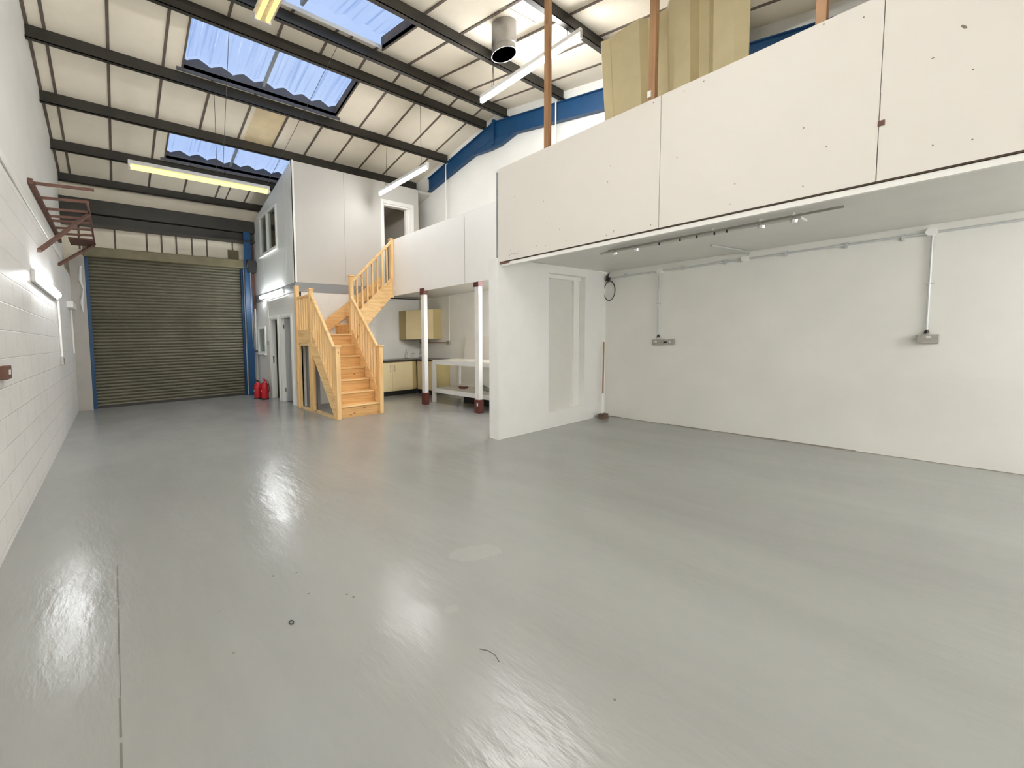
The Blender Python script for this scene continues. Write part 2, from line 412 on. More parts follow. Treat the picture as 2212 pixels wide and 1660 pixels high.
# shutter wall: opening -.40..3.07, top 3.45
w = MB()
w.box(XU-.1, -.42, YF, YF+.2, 0, 3.62); w.box(3.12, XR+.1, YF, YF+.2, 0, 5.3); w.box(XU-.1, 3.12, YF, YF+.2, 3.62, 5.3)
w.m = 1
for x in (-.50, .18, .83, 1.15, 1.48, 1.84, 2.2, 2.85): w.box(x-.018, x+.018, YF-.012, YF+.01, 3.62, 4.2)
struct('wall_far', w, ['ceil_panel', 'tbar'])
simple('pier_grey', (.42, .40, .36), .5, var=.1)
struct('wall_far_pier', MB().box(XL-.0, -.43, 10.92, YF, 0, 3.45), 'pier_grey')

# wing wall with blocked doorway
yw0, yw1 = 3.67, 3.83
w = MB(); w.box(4.47, 5.63, yw0, yw1, 0, 2.517); w.box(6.64, XR, yw0, yw1, 0, 2.517)
w.box(5.63, 6.64, yw0, yw1, 0, .25); w.box(5.63, 6.64, yw0, yw1, 2.40, 2.517)
struct('wall_wing', w, 'pillar_paint')
t = thing('door_1', None, None, (6.1, yw1-.03, .25), kind='structure')
build('door_panel', MB().box(5.63, 6.47, yw1-.045, yw1-.01, .25, 2.40), 'soffit', t, label='flat painted panel filling the doorway')
f = MB(); f.box(6.43, 6.50, yw1-.09, yw1-.01, .25, 2.34); f.box(5.63, 6.64, yw1-.09, yw1-.01, 2.34, 2.399); f.box(6.50, 6.639, yw1-.06, yw1-.01, .25, 2.34)
build('door_frame', f, 'gloss_white', t, bevel=.004)

# office: side wall x=3.4, front wall y=8.2
XO, YO = 3.40, 8.20
def ztop(y): return 5.28-.215*(y-YO)
w = MB()
for y0, y1, z0, z1 in ((8.2, 8.50, 0, 2.52), (8.50, 9.15, 2.02, 2.52), (9.15, 9.35, 0, 2.52), (9.35, 9.93, 2.02, 2.52), (9.93, 10.30, 0, 2.52),
                       (10.30, 10.95, 0, 1.13), (10.30, 10.95, 1.85, 2.52), (10.95, YF, 0, 2.52)):
    w.box(XO, XO+.12, y0, y1, z0, z1)
struct('wall_office_side', w, 'block_side')
w = MB().box(XO, 5.47, YO, YO+.12, 0, 2.52); w.box(5.35, 5.47, YO+.12, 8.87, 0, 2.52); w.box(5.47, XR, 8.75, 8.87, 0, 2.52)
struct('wall_office_front', w, 'block_front')
w = MB(); w.box(XO-.015, XO+.12, YO-.015, YF, 2.52, 2.72); w.box(XO+.12, 6.85, YO-.015, YO+.12, 2.52, 2.72)
struct('trim_3', w, 'band_grey')
w = MB()
def up_side(y0, y1, z0, z1=None):
    if z1 is None: w.prism([(y0, z0), (y1, z0), (y1, ztop(y1)), (y0, ztop(y0))], 0, XO-.02, XO+.12)
    else: w.box(XO-.02, XO+.12, y0, y1, z0, z1)
up_side(YO+.1, 9.15, 2.72); up_side(9.15, 10.40, 2.72, 3.65); up_side(9.15, 10.40, 4.66); up_side(10.40, YF, 2.72)
w.m = 1; w.box(XO-.0215, XO-.02, 8.62, 8.628, 2.72, 5.1); w.box(XO-.0215, XO-.02, 10.2, 10.208, 2.72, 3.5)
struct('wall_office_upper_side', w, ['board_office_side', 'soffit'])
w = MB(); w.box(XO, 5.74, YO-.02, YO+.1, 2.72, 5.28); w.box(5.74, 6.60, YO-.02, YO+.1, 4.77, 5.28); w.box(6.60, 6.86, YO-.02, YO+.1, 2.72, 5.28)
w.m = 1; w.box(4.645, 4.65, YO-.0215, YO-.02, 2.8, 5.28); w.box(6.862, 6.875, YO-.01, YO+.1, 2.72, 5.28)
w.m = 2; w.box(XO-.025, XO+.03, YO-.03, YO-.005, 2.72, 5.29); w.box(XO-.025, XO-.015, YO-.03, YO+.05, 2.72, 5.29)
struct('wall_office_upper_front', w, ['board_office', 'seam', 'gloss_white'])
w = MB(); w.prism([(YO, 5.28), (YO, 5.22), (YF, ztop(YF)-.06), (YF, ztop(YF))], 0, XO, XR)
struct('ceiling_office', w, 'board_office')
struct('floor_office_upper', MB().box(XO+.02, XR, YO+.1, YF, 2.55, 2.70), 'soffit')
w = MB(); w.box(6.80, 6.86, YO+.1, YF, 2.72, 5.2)
struct('wall_office_upper_end', w, 'board_office')
w = MB(); w.box(XO+.12, XR, 9.9, 9.98, 0, 2.5); struct('wall_office_inner', w, 'interior_shade')  # dark colour stands in for the shade of the unlit room

# windows of the office
def window(idx, y0, y1, z0, z1, xw, mull, panes, fw_=.06, glass='glass', sill=True):
    t = thing('window_%d' % idx, None, None, (xw, (y0+y1)/2, z0), kind='structure')
    f = MB(); f.box(xw-.03, xw+.07, y0, y0+fw_, z0, z1); f.box(xw-.03, xw+.07, y1-fw_, y1, z0, z1)
    f.box(xw-.03, xw+.07, y0+fw_, y1-fw_, z0, z0+fw_); f.box(xw-.03, xw+.07, y0+fw_, y1-fw_, z1-fw_, z1)
    for mm in mull: f.box(xw-.035, xw+.07, mm-.04, mm+.04, z0+fw_, z1-fw_)
    build('window_frame', f, 'gloss_white', t, bevel=.004)
    for a, b_ in panes:
        build('pane', MB().box(xw+.01, xw+.018, a, b_, z0+fw_, z1-fw_), glass, t)
    if sill: build('window_sill', MB().box(xw-.07, xw+.02, y0-.03, y1+.03, z0-.035, z0), 'gloss_white', t, bevel=.004)
    return t
window(4, 9.15, 10.40, 3.65, 4.66, XO-.02, (9.80,), ((9.21, 9.76), (9.84, 10.34)))
t5 = window(5, 10.30, 10.95, 1.13, 1.85, XO, (), ((10.36, 10.89),))
bl = MB()
for k in range(5): bl.box(XO+.03, XO+.034, 10.34+k*.12, 10.34+k*.12+.1, 1.15, 1.83)
build('blind', bl, 'blind', t5)

# doors of the office
def doorway(idx, y0, y1, head, leaf_at, ang, leafmat, hinge_label):
    t = thing('door_%d' % idx, None, None, (XO, (y0+y1)/2, 0), kind='structure')
    f = MB(); a = .055
    f.box(XO-.025, XO+.13, y0, y0+.03, 0, head); f.box(XO-.025, XO+.13, y1-.03, y1, 0, head); f.box(XO-.025, XO+.13, y0+.03, y1-.03, head-.03, head)
    f.box(XO-.032, XO-.026, y0-a, y0+.01, 0, head-.01); f.box(XO-.032, XO-.026, y1-.01, y1+a, 0, head-.01); f.box(XO-.032, XO-.026, y0-a, y1+a, head-.01, head+a); f.box(XO-.026, XO, y0-a, y0-.001, 0, head+a-.002); f.box(XO-.026, XO, y1+.001, y1+a, 0, head+a-.002)
    build('door_frame', f, 'gloss_white', t, bevel=.003)
    W_ = (y1-y0)-.07; yh = leaf_at; s_ = -1 if yh > (y0+y1)/2 else 1
    d = Vector((sin(ang), s_*cos(ang), 0)); n_ = Vector((-d.y, d.x, 0)); p = Vector((XO+.06, yh, 0))
    lf = MB(); vs = []
    for z in (.01, head-.035):
        for k in ((0, -.02), (W_, -.02), (W_, .02), (0, .02)): q = p+d*k[0]+n_*k[1]; vs.append((q.x, q.y, z))
    lf.add(vs, [(0, 1, 2, 3), (7, 6, 5, 4), (0, 4, 5, 1), (1, 5, 6, 2), (2, 6, 7, 3), (3, 7, 4, 0)])
    leaf = build('door_leaf', lf, leafmat, t, bevel=.003)
    h = MB(); q = p+d*(W_-.06)
    for sg in (-1, 1):
        h.tube([(q+n_*sg*.02+Vector((0, 0, 1.0))), (q+n_*sg*.06+Vector((0, 0, 1.0))), (q+n_*sg*.065-d*.1+Vector((0, 0, 1.0)))], .009, 8)
    build('door_handle', h, 'black', leaf)
    for zz in (.25, 1.75):
        build('hinge', MB().box(XO+.02, XO+.04, yh-.02, yh+.02, zz, zz+.09), 'chrome', t)
doorway(2, 9.35, 9.93, 2.02, 9.40, radians(100), 'gloss_white', '')
doorway(3, 8.50, 9.15, 2.02, 9.105, radians(72), 'door_shade_grey', '')  # leaf coloured grey in place of the shadow on it
# near-black wall colour painted in as the shade of the unlit passage
build('lock_plate', MB().box(XO+.03, XO+.06, 9.895, 9.902, .9, 1.08), 'black', bpy.data.objects['door_2'])
struct('wall_office_passage', MB().box(XO+.9, XO+.98, 8.32, 9.9, 0, 2.5), 'interior_shade')
# upper door opening
t = thing('door_4', None, None, (6.15, YO, 2.72), kind='structure')
f = MB(); f.box(5.66, 5.74, YO-.045, YO-.021, 2.72, 4.77); f.box(6.60, 6.69, YO-.045, YO-.021, 2.72, 4.77); f.box(5.66, 6.69, YO-.045, YO-.021, 4.77, 4.86)
f.box(5.74, 5.77, YO-.02, YO+.11, 2.72, 4.77); f.box(6.55, 6.60, YO-.02, YO+.11, 2.72, 4.77); f.box(5.77, 6.55, YO-.02, YO+.11, 4.73, 4.77)
f.box(6.49, 6.55, YO+.03, YO+.11, 2.72, 4.73)
build('door_frame', f, 'gloss_white', t, bevel=.004)
build('door_leaf', MB().box(5.78, 5.82, YO+.1, YO+.8, 2.72, 4.72), 'wood_z', t)
struct('wall_office_upper_inner', MB().box(6.0, 6.8, 9.7, 9.78, 2.72, 4.95), 'board_office')

# ---------------------------------------------------------------- mezzanines
mz = thing('mezzanine', 'large cream-boarded mezzanine with stained white underside, over the right bay', 'mezzanine', (5.9, .6, 2.45))
build('deck', MB().box(4.535, XR-.01, YB+.01, 3.66, 2.52, 2.70), 'soffit', mz, label='grey-white painted deck and underside')
seams = [YB+.01, .47, 1.78, 3.70]
for a, b_ in zip(seams[:-1], seams[1:]):
    build('parapet_board', MB().box(4.50, 4.53, a+.002, b_-.002, 2.462, 3.70), 'board_cream', mz)
build('seam_strip', MB().box(4.505, 4.535, YB+.01, 3.69, 2.452, 2.462), 'rust_gap', mz, label='thin rusty gap along the bottom edge')
tr_ = MB().box(4.515, 4.56, YB+.01, 3.66, 2.405, 2.448); build('bottom_trim', tr_, 'gloss_white', mz, label='white painted edge trim')
build('end_board', MB().box(4.53, 5.64, 3.70, 3.72, 2.52, 3.66), 'board_cream', mz)
build('corner_strip', MB().box(4.485, 4.497, 3.695, 3.712, 2.50, 3.66), 'steel_grey', mz, label='dark grey vertical edge strip')
random.seed(11)
def mark(nm, y0, y1, z0, z1): build(nm, MB().box(4.4985, 4.501, y0, y1, z0, z1), 'seam', mz)
for k in range(30):
    yy = random.uniform(.1, 3.5); zz = random.choice([random.uniform(2.5, 2.6), random.uniform(3.6, 3.68), random.uniform(2.6, 3.6)])
    mark('screw_hole', yy, yy+.007, zz, zz+.008)
build('scuff', MB().prism([(.148, 3.27), (.160, 3.275), (.172, 3.295), (.166, 3.302), (.152, 3.285)], 0, 4.4985, 4.501), 'seam', mz); mark('scuff', .26, .272, 3.16, 3.165)
for a, b_ in ((3.34, 3.42), (2.90, 3.05), (2.47, 2.53)): mark('board_crack', .467, .472, a, b_)
for k in range(4): mark('chip', 3.38+.04*k, 3.40+.04*k, 2.52+.01*(k % 3), 2.526+.01*(k % 3))
build('rusty_bracket', MB().box(4.50, 4.53, 3.52, 3.66, 2.43, 2.45), 'rust', mz)
build('wood_plug', MB().box(4.494, 4.501, .445, .475, 2.83, 2.865), 'rust', mz, label='small brown wooden plug')

m2 = thing('mezzanine', 'smaller white-boarded mezzanine above the kitchen corner, reached by the pine stairs', 'mezzanine', (6.4, 6.0, 2.46))
build('deck', MB().box(5.695, XR-.01, yw1+.01, YO-.02, 2.52, 2.70), 'soffit', m2)
for a, b_ in ((3.86, 5.42), (5.425, 7.76)):
    build('parapet_board', MB().box(5.66, 5.69, a, b_, 2.46, 3.77), 'board_white', m2)
build('edge_seam', MB().box(5.657, 5.66, 5.4215, 5.4245, 2.46, 3.70), 'seam', m2, label='thin dark joint between boards')
build('wall_block', MB().box(5.625, 5.66, 7.66, 7.71, 2.60, 2.70), 'gloss_white', m2, label='small white block at the lower corner')
# support posts
for i, (px_, py_) in enumerate(((5.70, 6.65), (5.80, 5.22))):
    t = thing('support_post', ['square white steel post nearer the stairs, under the white mezzanine edge, red-brown ends',
                               'square white steel post nearer the wing wall, sticker on its red-brown foot'][i], 'post', (px_, py_, 0), 'posts under the small mezzanine')
    build('shaft', MB().box(px_-.05, px_+.05, py_-.05, py_+.05, .0, 2.40), 'bench_paint', t, bevel=.006)
    build('foot', MB().box(px_-.062, px_+.062, py_-.062, py_+.062, 0, .26), 'redbrown', t, bevel=.006, label='red-brown primed foot')
    build('head', MB().box(px_-.07, px_+.07, py_-.06, py_+.06, 2.38, 2.515), 'redbrown', t, label='red-brown primed head plate')
    if i == 1: build('sticker', MB().box(px_-.064, px_-.062, py_-.03, py_+.0, .14, .20), 'ext_label', t, label='white sticker')

# ---------------------------------------------------------------- staircase
st = thing('staircase', 'new pine staircase with quarter landing, balusters and square newels', 'staircase', (3.9, 7.3, 0))
RISE = .225; Y0 = 6.42; GO = .172; X0, X1 = 3.43, 4.32; YL = 7.45
for k in range(6):
    y0 = Y0+k*GO; z = RISE*(k+1)
    build('riser', MB().box(X0, X1, y0, y0+.02, z-RISE, z-.025), 'wood_tread', st)
    build('tread', MB().box(X0, X1, y0-.022, y0+GO+.01, z-.028, z), 'wood_x', st, bevel=.005)
y0 = Y0+6*GO
build('riser', MB().box(X0, X1, y0, y0+.02, RISE*6, RISE*7-.025), 'wood_tread', st)
ZL = RISE*7
build('landing_board', MB().box(X0-.02, 4.36, y0-.022, YO-.03, ZL-.03, ZL), 'wood_x', st, bevel=.004)
GX = .29; XF = 4.33
for k in range(5):
    x = XF+k*GX; z = ZL+RISE*(k+1)
    ya = 7.53+(x+GX-4.4)*.145
    build('riser', MB().box(x, x+.02, ya, YO-.05, z-RISE, z-.025), 'wood_tread', st)
    build('tread', MB().box(x-.022, min(x+GX+.01, 5.65), ya, YO-.05, z-.028, z), 'wood_y', st, bevel=.005)
def string(y0, z0, y1, z1, x, th=.034, lo=.0, hi=.30, axis=0, cut=True):
    """sloping string: polygon in (run, z)"""
    return MB().prism([(y0, max(0, z0-lo)), (y1, z1-lo), (y1, z1+hi), (y0, z0+hi)], axis, x-th/2, x+th/2)
# flight 1 strings: top edge from z .40 at y 6.42 to z 1.62 at 7.42
for x in (3.385, 4.35):
    o = MB().prism([(6.43, 0), (6.47, 0), (7.42, 1.22), (7.42, 1.66), (6.43, .37)], 0, x-.018, x+.018)
    build('string', o, 'wood_y', st, bevel=.003)
# handrails flight 1
for x, b0, b1 in ((3.385, (6.42, 1.24), (7.38, 2.36)), (4.355, (6.45, 1.24), (7.46, 2.36))):
    build('handrail', MB().bar((x, b0[0], b0[1]), (x, b1[0], b1[1]), .062, .055), 'wood_y', st, bevel=.012)
    build('base_rail', MB().bar((x, 6.46, .42), (x, 7.42, 1.665), .058, .03), 'wood_y', st, bevel=.005)
    for k in range(9):
        yy = 6.53+k*.098; f_ = (yy-b0[0])/(b1[0]-b0[0]); zt = b0[1]+f_*(b1[1]-b0[1]); zb = .42+(yy-6.46)/(.96)*1.245
        build('baluster', MB().box(x-.018, x+.018, yy-.018, yy+.018, zb, zt), 'wood_z', st)
def newel(x, y, z0, z1, w=.088, cap=True, wm='wood_z'):
    n_ = build('newel_post', MB().box(x-w/2, x+w/2, y-w/2, y+w/2, z0, z1), wm, st, bevel=.005)
    if cap:
        c = w/2+.018
        build('newel_cap', MB().box(x-c, x+c, y-c, y+c, z1, z1+.022).prism([(x-w/2, z1+.022), (x+w/2, z1+.022), (x+w*.3, z1+.036), (x-w*.3, z1+.036)], 1, y-w/2, y+w/2), 'wood_x', n_, bevel=.004)
newel(3.40, 6.385, 0, 1.31); newel(4.36, 6.42, 0, 1.30)
newel(3.385, 7.42, 0, 2.46, .08); newel(4.375, 7.49, 1.35, 2.80, .085)
newel(3.375, 8.10, 0, 2.63, .09, False)
newel(5.605, 7.70, 2.42, 3.76, .085, False)
build('newel_cap', MB().box(5.555, 5.655, 7.65, 7.75, 3.76, 3.785), 'wood_x', st, bevel=.006)
# landing guard on the left
build('handrail', MB().bar((3.385, 7.44, 2.36), (3.385, 8.07, 2.36), .06, .05), 'wood_y', st, bevel=.01)
build('base_rail', MB().bar((3.385, 7.44, 1.66), (3.385, 8.07, 1.66), .055, .035), 'wood_y', st)
for k in range(5):
    yy = 7.53+k*.112
    build('baluster', MB().box(3.365, 3.405, yy-.02, yy+.02, 1.67, 2.34), 'wood_z', st)
build('landing_fascia', MB().box(3.36, 3.40, 7.46, 8.06, 1.40, 1.645), 'wood_y', st, bevel=.003)
build('landing_fascia', MB().box(3.43, 4.34, 7.468, 7.50, 1.28, 1.54), 'wood_x', st)
# flight 2 front string, rails, balusters (runs to the top newel)
ys2 = 7.49; ye2 = 7.66
def yy2(x): return ys2+(x-4.4)/(5.58-4.4)*(ye2-ys2)
o = MB(); vs = []
for x, zb, zt in ((4.40, 1.40, 1.92), (5.575, 2.44, 2.84)):
    for dy in (-.018, .018): vs += [(x, yy2(x)+dy, zb), (x, yy2(x)+dy, zt)]
o.add(vs, [(0, 1, 3, 2), (4, 6, 7, 5), (0, 4, 5, 1), (2, 3, 7, 6), (1, 5, 7, 3), (0, 2, 6, 4)])
build('string', o, 'wood_x', st, bevel=.003)
build('base_rail', MB().bar((4.42, yy2(4.42), 1.945), (5.57, yy2(5.57), 2.85), .056, .03), 'wood_x', st)
build('handrail', MB().bar((4.41, yy2(4.41), 2.70), (5.57, yy2(5.57), 3.70), .06, .055), 'wood_x', st, bevel=.012)
for k in range(7):
    x = 4.53+k*.15; zb = 1.955+(x-4.42)/1.15*.905; zt = 2.68+(x-4.41)/1.16*1.0
    build('baluster', MB().box(x-.018, x+.018, yy2(x)-.018, yy2(x)+.018, zb, zt), 'wood_z', st)
# wall string of flight 2
build('string', MB().prism([(3.70, 1.50), (4.05, 1.58), (5.62, 2.70), (5.62, 2.98), (4.05, 1.90), (3.70, 1.60)], 1, YO-.05, YO-.02), 'wood_x', st)
# understairs frame
build('stud', MB().box(3.35, 3.40, 7.995, 8.055, 0, 1.40), 'wood_z', st); build('stud', MB().box(3.35, 3.40, 7.46, 7.51, 0, 1.40), 'wood_z', st)
build('frame_rail', MB().box(3.345, 3.40, 7.51, 7.995, 1.34, 1.40), 'wood_sill', st); build('frame_rail', MB().box(3.345, 3.40, 7.51, 7.995, 0, .05), 'wood_sill', st)
build('sole_plate', MB().box(3.35, 3.43, 6.48, 7.37, 0, .045), 'wood_sill', st, label='pale timber plate on the floor')
build('stud', MB().box(3.47, 3.53, 7.40, 7.46, 0, 1.3), 'steel_grey', st, label='grey stud behind the frame')
build('back_board', MB().box(3.56, 3.575, 7.55, 8.15, .02, 1.5), 'door_shade_grey', st, label='grey board under the landing')

# ---------------------------------------------------------------- purlins and steel
def purlin(y, x0, x1, label, h=.20, zo=None, mat='steel_dark'):
    s_ = 1 if y > YA else -1
    zt = zc(y)-.004 if zo is None else zo; zb = zt-h
    t = .008; fl_ = .055
    # Z section: polygon in (y,z)
    pts = [(y-t, zb), (y-fl_, zb), (y-fl_, zb+.02), (y-fl_-.006, zb+.02), (y-fl_-.006, zb-.006), (y+t, zb-.006), (y+t, zt-.008-.215*fl_), (y+fl_, zt-.008-.215*fl_), (y+fl_, zt-.215*fl_), (y-t, zt-.012)]
    pr = MB()
    pr.prism([(y-t, zb), (y+t, zb), (y+t, zt), (y-t, zt)], 0, x0, x1)
    pr.prism([(y-fl_, zb-.006), (y+t, zb-.006), (y+t, zb+.006), (y-fl_, zb+.006)], 0, x0, x1)
    pr.prism([(y-fl_, zb-.006), (y-fl_+.006, zb-.006), (y-fl_+.006, zb+.022), (y-fl_, zb+.022)], 0, x0, x1)
    pr.prism([(y, zt-.014), (y+fl_, zt-.014), (y+fl_, zt-.004), (y, zt-.004)], 0, x0, x1)
    return solo('roof_purlin', label, 'roof beam', pr, mat, 'steel roof purlins', )
purlin(8.72, XU, 7.25, 'dark roof purlin below the stained cream panel, above the lower rooflight')
purlin(7.50, XU, 7.25, 'dark roof purlin along the wavy bottom edge of the upper rooflight')
purlin(6.27, XU, 7.25, 'dark roof purlin along the top edge of the upper rooflight, just beyond the ridge')
purlin(5.71, XU, 7.25, 'grey-brown roof purlin nearest the ridge on the camera side')
purlin(4.46, XU, 7.25, 'bluish-grey roof purlin beside the flue pipe, crossing above the long lit tube')
purlin(3.20, XU, 7.25, 'thick dark roof purlin ending behind the cream folded sheet')
purlin(9.95, XU, 7.25, 'dark roof purlin along the wavy bottom edge of the lower rooflight')
purlin(1.95, XU, 7.25, 'roof purlin above the cream folded sheet, nearest the camera')
purlin(11.06, XU, 7.25, 'dark roof purlin above the eaves beam, farthest from the camera', zo=zc(11.06)+.02)
eb = thing('eaves_beam', 'deep double steel eaves beam high over the roller shutter', 'beam', (1.3, 10.85, 4.1))
build('upper_channel', MB().box(XU, 3.36, 10.82, 10.98, 4.36, 4.66), 'steel_dark', eb, bevel=.004)
q = MB().box(XU, 3.36, 10.90, 11.05, 4.10, 4.34); q.box(XU, 3.36, 10.80, 10.90, 4.10, 4.125)
build('lower_channel', q, 'steel_dark', eb)
rf = thing('portal_rafter', 'dark blue steel portal rafter peaking against the white right wall', 'beam', (7.2, YA, 5.5))
def rz(y): return 6.085-SL*abs(y-YA)
for nm, a, b_ in (('rafter', YA, 8.16), ('rafter', YB, YA)):
    r_ = MB()
    r_.prism([(a, rz(a)-.345), (b_, rz(b_)-.345), (b_, rz(b_)), (a, rz(a))], 0, 7.215, 7.235)
    for zz in (0, -.33): r_.prism([(a, rz(a)+zz-.015), (b_, rz(b_)+zz-.015), (b_, rz(b_)+zz), (a, rz(a)+zz)], 0, 7.16, 7.29)
    build(nm, r_, 'steel_blue', rf)
build('haunch_plate', MB().prism([(5.45, rz(5.45)-.34), (5.86, 5.545), (6.12, 5.545), (6.62, rz(6.62)-.34), (6.3, rz(6.3)-.30), (5.7, rz(5.7)-.30)], 0, 7.17, 7.28), 'steel_blue', rf)
build('splice_plate', MB().box(7.14, 7.29, YA-.025, YA+.025, 5.60, 6.12), 'steel_blue', rf)

# ---------------------------------------------------------------- roller shutter
rs = thing('roller_shutter', 'large closed dark grey-green roller shutter door at the far end', 'roller shutter', (1.3, 11.1, 0))
cu = MB(); zs = []; nsl = 46; pitch = 3.42/nsl
prof = []
for k in range(nsl):
    z0 = .03+k*pitch
    for q, d in ((0, .012), (.25, -.012), (.5, -.018), (.75, -.012)): prof.append((11.06+d, z0+q*pitch))
prof.append((11.06, .03+nsl*pitch))
vs = []; fs = []
for x in (-.40, 3.03):
    for p in prof: vs.append((x, p[0], p[1]))
n_ = len(prof)
for i in range(n_-1): fs.append((i, i+1, n_+i+1, n_+i))
cu.add(vs, fs); o = build('curtain', cu, 'shutter', rs, smooth=False)
build('bottom_bar', MB().box(-.40, 3.03, 11.03, 11.09, 0, .06), 'steel_dark', rs)
build('guide_rail', MB().box(-.44, -.36, 10.96, 11.12, 0, 3.55), 'steel_blue', rs, label='dark blue guide rail')
build('guide_rail', MB().box(3.0, 3.06, 10.98, 11.12, 0, 3.55), 'steel_blue', rs, label='dark blue guide rail')
build('hood', MB().box(-.44, 3.08, 10.86, 11.12, 3.42, 3.64), 'hood', rs, bevel=.02, label='olive-brown barrel housing')
build('hoist', MB().tube([(3.10, 10.86, 3.52), (3.36, 10.86, 3.52)], .12, 18).box(3.14, 3.34, 10.74, 10.96, 3.30, 3.62), 'black', rs, smooth=False, label='dark chain hoist at the barrel end')
build('chain', MB().tube([(3.2, 10.80, 3.3), (3.2, 10.80, 1.3)], .008, 6), 'galv', rs)
pst = thing('steel_column', 'dark blue steel column to the right of the roller shutter', 'column', (3.13, 10.9, 0))
build('column_web', MB().box(3.10, 3.20, 10.84, 10.97, 0, 4.36), 'steel_blue', pst); build('column_flange', MB().box(3.06, 3.24, 10.82, 10.84, 0, 4.36), 'steel_blue', pst)
pq = thing('shutter_pipe', 'thin white pipe with a bracket on the wall right of the shutter', 'pipe', (3.33, 10.98, .1))
build('pipe', MB().tube([(3.36, 11.02, .1), (3.36, 11.02, 2.35)], .022, 8), 'conduit_white', pq); build('bracket', MB().box(3.30, 3.40, 10.96, 11.05, 1.18, 1.21), 'black', pq)
solo('brick_strip', 'strip of rusty bare wall between the blue column and the white office', 'wall strip', MB().box(3.26, 3.39, 11.02, 11.14, 2.3, 4.3), 'rust')

# ---------------------------------------------------------------- rack on the left wall
rk = thing('wall_rack', 'rusty brown steel ladder rack bracketed high on the left wall', 'rack', (-.5, 8.2, 3.55))
build('wall_rail', MB().bar((-.77, 6.7, 3.56), (-.77, 10.2, 3.56), .05, .07), 'rust', rk)
build('outer_rail', MB().bar((-.2, 7.4, 3.59), (-.2, 10.3, 3.57), .03, .045), 'rust', rk)
for y_ in (6.81, 7.42, 7.97, 8.38, 8.66, 9.15, 9.6): build('rung', MB().bar((-.79, y_, 3.57), (-.2 if y_ > 7 else -.1, y_, 3.60), .03, .035), 'rust', rk)
build('brace', MB().bar((-.68, 6.23, 2.60), (-.2, 7.97, 3.58), .05, .035), 'rust', rk); build('brace', MB().bar((-.69, 8.55, 2.82), (-.2, 10.2, 3.56), .05, .035), 'rust', rk)
build('mesh_panel', MB().box(-.6, -.2, 9.6, 10.2, 3.50, 3.53), 'rust', rk)

# ---------------------------------------------------------------- lamps
def wire(mb, a, b_, r=.004): mb.tube([a, b_], r, 5)
def batten(name, label, a, b_, z, axis, emat, wires=(), w=.034, body='lamp_white', tubes=1, cat='light'):
    """a,b_: ends (x,y); tube hangs under the body"""
    cx, cyy = (a[0]+b_[0])/2, (a[1]+b_[1])/2
    t = thing(name, label, cat, (cx, cyy, z), 'fluorescent battens')
    bb = MB()
    if axis == 'y': bb.prism([(a[0]-w, z+.05), (a[0]+w, z+.05), (a[0]+w*.7, z+.115), (a[0]-w*.7, z+.115)], 1, a[1], b_[1])
    else: bb.prism([(a[1]-w, z+.05), (a[1]+w, z+.05), (a[1]+w*.7, z+.115), (a[1]-w*.7, z+.115)], 0, a[0], b_[0])
    build('housing', bb, body, t, bevel=.003)
    for k in range(tubes):
        off = 0 if tubes == 1 else (-.45*w+.9*w*k)
        tt = MB()
        if axis == 'y': tt.tube([(a[0]+off, a[1]+.03, z+.02), (b_[0]+off, b_[1]-.03, z+.02)], .024 if tubes > 1 else .037, 12)
        else: tt.tube([(a[0]+.03, a[1]+off, z+.02), (b_[0]-.03, b_[1]+off, z+.02)], .024 if tubes > 1 else .037, 12)
        build('tube', tt, emat, t, smooth=True, label='glowing tube')
    for e in (0, 1):
        p = (a, b_)[e]; c = MB(); d = .03 if e == 0 else -.03
        if axis == 'y': c.box(p[0]-w*.8, p[0]+w*.8, min(p[1], p[1]+d), max(p[1], p[1]+d), z-.01, z+.06)
        else: c.box(min(p[0], p[0]+d), max(p[0], p[0]+d), p[1]-w*.8, p[1]+w*.8, z-.01, z+.06)
        build('end_cap', c, body, t)
    for (p, q) in wires:
        build('hanging_wire', MB().tube([p, q], .0045, 5), 'cable', t)
    return t
batten('fluorescent_batten', 'brightest long white tube light hung beside the flue pipe, above the big mezzanine', (5.27, 3.0), (5.27, 4.66), 5.27, 'y', 'tube_white',
       [((5.27, 4.44, 5.38), (5.29, 4.43, 5.77)), ((5.27, 4.40, 5.38), (5.29, 4.43, 5.77)), ((5.27, 3.19, 5.38), (5.27, 3.19, 5.50))])
batten('fluorescent_batten', 'bright white tube light hung above the upper office door', (5.35, 6.07), (5.35, 7.75), 4.76, 'y', 'tube_soft',
       [((5.35, 7.50, 4.87), (5.38, 7.47, 5.78)), ((5.35, 6.27, 4.87), (5.33, 6.25, 6.04))])
batten('fluorescent_batten', 'dusty yellow-glowing tube light hung crosswise before the roller shutter', (.36, 7.56), (2.66, 7.56), 4.27, 'x', 'tube_yellow',
       [((1.72, 7.56, 4.38), (1.72, 7.50, 5.78)), ((1.80, 7.5, 4.38), (1.69, 6.28, 6.04)), ((2.6, 7.56, 4.38), (3.26, 5.75, 6.14))], body='lamp_body', tubes=2, w=.075)
batten('fluorescent_batten', 'warm orange twin-tube light cut off by the top edge of the picture', (1.53, 2.65), (1.53, 4.36), 4.86, 'y', 'tube_warm',
       [((1.53, 4.2, 4.97), (1.53, 4.4, 5.77)), ((1.53, 2.8, 4.97), (1.53, 3.15, 5.50))], tubes=2, w=.11, body='lamp_body')
batten('fluorescent_batten', 'added fill tube, out of view, hung near the left wall overhead of the camera', (.1, 1.9), (2.5, 1.9), 4.98, 'x', 'tube_fill_over',  # unseen lamp added to lift the left wall, floor and ceiling
       [((.3, 1.92, 5.09), (.3, 1.95, 5.24)), ((2.3, 1.92, 5.09), (2.3, 1.95, 5.24))])
